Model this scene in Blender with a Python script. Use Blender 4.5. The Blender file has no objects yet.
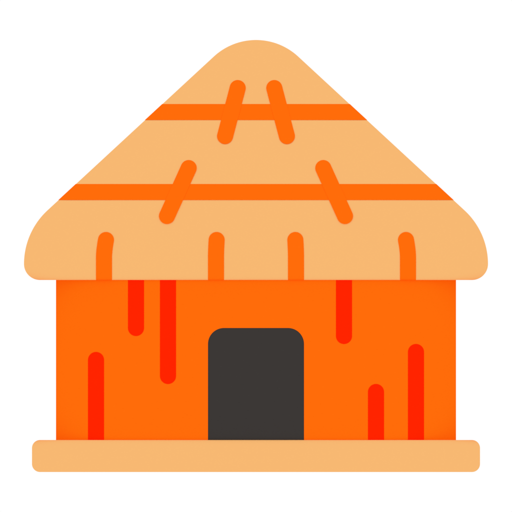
import bpy, bmesh, math
C = bpy.context.scene.collection
S = 0.01                       # one picture unit of the reference = 1 cm
N = 10.0                       # plan exponent: a rounded-square hut

def lin(c):
    c /= 255.0
    return c / 12.92 if c <= 0.04045 else ((c + 0.055) / 1.055) ** 2.4

def mat(name, rgb):
    m = bpy.data.materials.new(name); m.use_nodes = True
    b = m.node_tree.nodes['Principled BSDF']
    b.inputs['Base Color'].default_value = tuple(lin(v) for v in rgb) + (1,)
    b.inputs['Roughness'].default_value = 1.0
    b.inputs['Specular IOR Level'].default_value = 0.0
    return m

STRAW = mat('pale_straw', (247, 184, 114))
CLAY = mat('orange_clay', (255, 108, 10))
RED = mat('red_paint', (255, 36, 0))
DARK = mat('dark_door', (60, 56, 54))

def obj(name, bm, m, parent, label=None):
    bmesh.ops.recalc_face_normals(bm, faces=bm.faces)
    me = bpy.data.meshes.new(name); bm.to_mesh(me); bm.free()
    me.materials.append(m)
    o = bpy.data.objects.new(name, me); C.objects.link(o); o.parent = parent
    if label: o['label'] = label
    return o

def X(px): return (px - 256) * S
def Z(py): return (472 - py) * S

# ---------- profiles (half width, height) in picture units, bottom -> top
def arc(cx, cy, r, a0, a1, n):
    return [(cx + r * math.cos(math.radians(a0 + (a1 - a0) * i / n)),
             cy + r * math.sin(math.radians(a0 + (a1 - a0) * i / n))) for i in range(n + 1)]
TH = math.degrees(math.atan2(164, 151))           # direction of the slope's normal, from horizontal
# y here grows upwards: yy = 472 - picture y
lip = arc(216, 472 - 264, 16, -90, 0, 24)
belly = arc(232 - 73, 472 - 264, 73, 0, 90 - (90 - 47.36), 48)
cap = arc(0, 472 - 40 - 62, 62, 47.36, 89.6, 48)
roof_prof = lip + belly[1:]
a, b = belly[-1], cap[0]
roof_prof += [(a[0] + (b[0] - a[0]) * i / 60, a[1] + (b[1] - a[1]) * i / 60) for i in range(1, 60)]
roof_prof += cap

def deep(w):                                      # half depth of the roof where its half width is w
    return w - 28 * (w / 232) ** 8.3

def roof_w(yy):                                   # half width at a height
    for (w0, y0), (w1, y1) in zip(roof_prof, roof_prof[1:]):
        if y0 <= yy <= y1 and y1 > y0:
            return w0 + (w1 - w0) * (yy - y0) / (y1 - y0)
    return roof_prof[0][0] if yy < roof_prof[0][1] else 0.0

def ring(bm, w, d, z, seg=640):
    vs = []
    for i in range(seg):
        t = 2 * math.pi * i / seg
        c, s = math.cos(t), math.sin(t)
        vs.append(bm.verts.new((S * w * math.copysign(abs(c) ** (2 / N), c),
                                S * d * math.copysign(abs(s) ** (2 / N), s), S * z)))
    return vs

def bridge(bm, r0, r1):
    n = len(r0)
    for i in range(n):
        bm.faces.new((r0[i], r0[(i + 1) % n], r1[(i + 1) % n], r1[i]))

def lathe(prof):                                  # prof: (w, d, z), closed top and bottom
    bm = bmesh.new(); rs = [ring(bm, *p) for p in prof]
    for p, q in zip(rs, rs[1:]): bridge(bm, p, q)
    bm.faces.new(rs[0]); bm.faces.new(rs[-1])
    return bm

def band(z0, z1):                                 # a flat strap round the thatch
    bm = bmesh.new(); n = 6; out = 0.35; inn = -3
    zs = [z0 + (z1 - z0) * i / n for i in range(n + 1)]
    loop = [ring(bm, roof_w(z) + out, deep(roof_w(z)) + 0.4, z) for z in zs]
    loop += [ring(bm, roof_w(z) + inn, deep(roof_w(z)) + inn, z) for z in reversed(zs)]
    for p, q in zip(loop, loop[1:] + loop[:1]): bridge(bm, p, q)
    return bm

def roof_front(x, yy):
    w = roof_w(yy); t = min(1, abs(x) / max(w, 1e-6))
    return deep(w) * (1 - t ** N) ** (1 / N)
def wall_front(x, yy):
    t = min(1, abs(x) / 200)
    return 200 * (1 - t ** N) ** (1 / N)

def strip(path, front, out, inn, r=8, cap0=True, cap1=True):
    """path: centre line in picture coords (x, y); a strap laid on the surface front(x, yy)"""
    sec = []                                      # (centre, half width, direction)
    def dirn(p, q):
        l = math.hypot(q[0] - p[0], q[1] - p[1]); return ((q[0] - p[0]) / l, (q[1] - p[1]) / l)
    d0, d1 = dirn(path[0], path[1]), dirn(path[-2], path[-1])
    K = 16
    if cap0:
        for i in range(K):
            a = math.pi / 2 * (1 - i / K)
            sec.append(((path[0][0] - d0[0] * r * math.sin(a), path[0][1] - d0[1] * r * math.sin(a)), max(r * math.cos(a), 0.02), d0))
    for i, p in enumerate(path):
        d = d0 if i == 0 else d1 if i == len(path) - 1 else dirn(path[i - 1], path[i + 1])
        sec.append((p, r, d))
    if cap1:
        for i in range(1, K + 1):
            a = math.pi / 2 * i / K
            sec.append(((path[-1][0] + d1[0] * r * math.sin(a), path[-1][1] + d1[1] * r * math.sin(a)), max(r * math.cos(a), 0.02), d1))
    bm = bmesh.new(); M = 8; top, bot = [], []
    for (cx, cy), h, (dx, dy) in sec:
        rt, rb = [], []
        for j in range(M + 1):
            s = (j / M * 2 - 1) * h
            x, y = cx - dy * s, cy + dx * s
            f = front(x - 256, 472 - y)
            rt.append(bm.verts.new((X(x), -(f + out) * S, Z(y))))
            rb.append(bm.verts.new((X(x), -(f - inn) * S, Z(y))))
        top.append(rt); bot.append(rb)
    for i in range(len(sec) - 1):
        for j in range(M):
            bm.faces.new((top[i][j], top[i][j + 1], top[i + 1][j + 1], top[i + 1][j]))
            bm.faces.new((bot[i][j], bot[i + 1][j], bot[i + 1][j + 1], bot[i][j + 1]))
        bm.faces.new((top[i][0], top[i + 1][0], bot[i + 1][0], bot[i][0]))
        bm.faces.new((top[i][M], bot[i][M], bot[i + 1][M], top[i + 1][M]))
    for k in (0, -1):
        for j in range(M):
            bm.faces.new((top[k][j], top[k][j + 1], bot[k][j + 1], bot[k][j]))
    return bm

def line(p, q, n=24):
    return [(p[0] + (q[0] - p[0]) * i / n, p[1] + (q[1] - p[1]) * i / n) for i in range(n + 1)]

def arch(x0, x1, ytop, ybot, r, yf, yb):          # door-shaped solid with rounded upper corners
    pts = [(x0, ybot), (x1, ybot)]
    pts += [(x1 - r + r * math.cos(a), ytop + r - r * math.sin(a)) for a in [math.pi / 2 * i / 24 for i in range(25)]]
    pts += [(x0 + r - r * math.sin(a), ytop + r - r * math.cos(a)) for a in [math.pi / 2 * i / 24 for i in range(25)]]
    bm = bmesh.new()
    f = [bm.verts.new((X(x), -yf * S, Z(y))) for x, y in pts]
    g = [bm.verts.new((X(x), -yb * S, Z(y))) for x, y in pts]
    bm.faces.new(f); bm.faces.new(g)
    for i in range(len(pts)):
        k = (i + 1) % len(pts); bm.faces.new((f[i], f[k], g[k], g[i]))
    return bm

# ---------- the hut
hut = bpy.data.objects.new('hut', None); C.objects.link(hut)
hut['label'] = 'small orange hut with a pale straw thatched roof, dark doorway and pale base slab'
hut['category'] = 'hut'

# base: 448 wide, rounded edges of 8
bprof = [(x, y) for x, y in arc(216, 8, 8, -90, 0, 12)] + [(x, y) for x, y in arc(216, 24, 8, 0, 90, 12)]
obj('base', lathe([(w, 201 + (w - 216) * 3 / 8, z) for w, z in bprof]), STRAW, hut)

wall = obj('wall', lathe([(200, 200, 31), (200, 200, 40)] + [(200, 200, 40 + 8 * i) for i in range(1, 19)] + [(200, 200, 195)]), CLAY, hut)
cut = obj('cutter', arch(208, 304, 328, 444, 16, 230, 196.5), CLAY, None)
md = wall.modifiers.new('doorway', 'BOOLEAN'); md.operation = 'DIFFERENCE'; md.object = cut; md.solver = 'EXACT'
bpy.context.view_layer.update()
me = bpy.data.meshes.new_from_object(wall.evaluated_get(bpy.context.evaluated_depsgraph_get()))
wall.modifiers.clear(); wall.data = me
bpy.data.objects.remove(cut)
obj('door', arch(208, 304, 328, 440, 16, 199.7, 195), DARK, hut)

roof = obj('roof', lathe([(w, deep(w), z) for w, z in roof_prof]), STRAW, hut)
obj('roof_band', band(472 - 120, 472 - 104), CLAY, roof, 'short upper orange band round the thatch')
obj('roof_band', band(472 - 200, 472 - 184), CLAY, roof, 'long lower orange band round the thatch')
for s in (-1, 1):
    for p, q in (((18.3, 88), (30.9, 136)), ((67.3, 168), (89, 216))):
        obj('rope_tie', strip(line((256 + s * p[0], p[1]), (256 + s * q[0], q[1])), roof_front, 0.7, 3), CLAY, roof,
            'slanted orange tie crossing the %s band, %s' % ('upper' if p[1] < 100 else 'lower', 'left' if s < 0 else 'right'))
    for x, k in ((152, 2.0), (40, 0.65)):
        path = [(256 + s * (x - k * (max(0, 257 - y) / 17) ** 1.6), y) for y in [240 + i for i in range(38)] + [278, 278.5, 279, 279.3, 279.5, 279.7, 279.8, 279.9, 279.95, 280.06]]
        obj('straw_crease', strip(path, roof_front, 0.4, 2, cap1=False), CLAY, roof,
            '%s orange crease rising from the eave, %s' % ('outer' if x > 100 else 'inner', 'left' if s < 0 else 'right'))

for x, y0, y1, hang in ((136, 280, 336, True), (168, 280, 384, True), (344, 280, 344, True),
                        (96, 352, 440, False), (376, 384, 440, False), (416, 344, 440, False)):
    path = line((x, y0), (x, y1 - 8)) if hang else line((x, y0 + 8), (x, y1))
    obj('wall_stripe', strip(path, wall_front, 0.3, 2, cap0=not hang, cap1=hang), RED, wall,
        ('red stripe hanging from the eave' if hang else 'red stripe rising from the base') +
        {136: ', short, at far left', 168: ', longest of all', 344: ', right of the door',
         96: ', left of the door', 376: ', shortest of all', 416: ', tall, at far right'}[x])

# ---------- even white light from all sides, white background
w = bpy.data.worlds.new('World'); bpy.context.scene.world = w; w.use_nodes = True
bg = w.node_tree.nodes['Background']
bg.inputs['Color'].default_value = (1, 1, 1, 1); bg.inputs['Strength'].default_value = 1.003

cam = bpy.data.cameras.new('camera'); co = bpy.data.objects.new('camera', cam); C.objects.link(co)
cam.type = 'ORTHO'; cam.ortho_scale = 5.12; cam.clip_end = 100
co.location = (0, -12, Z(256)); co.rotation_euler = (math.radians(90), 0, 0)
sc = bpy.context.scene; sc.camera = co
sc.view_settings.view_transform = 'Standard'; sc.view_settings.look = 'None'
sc.view_settings.exposure = 0; sc.view_settings.gamma = 1
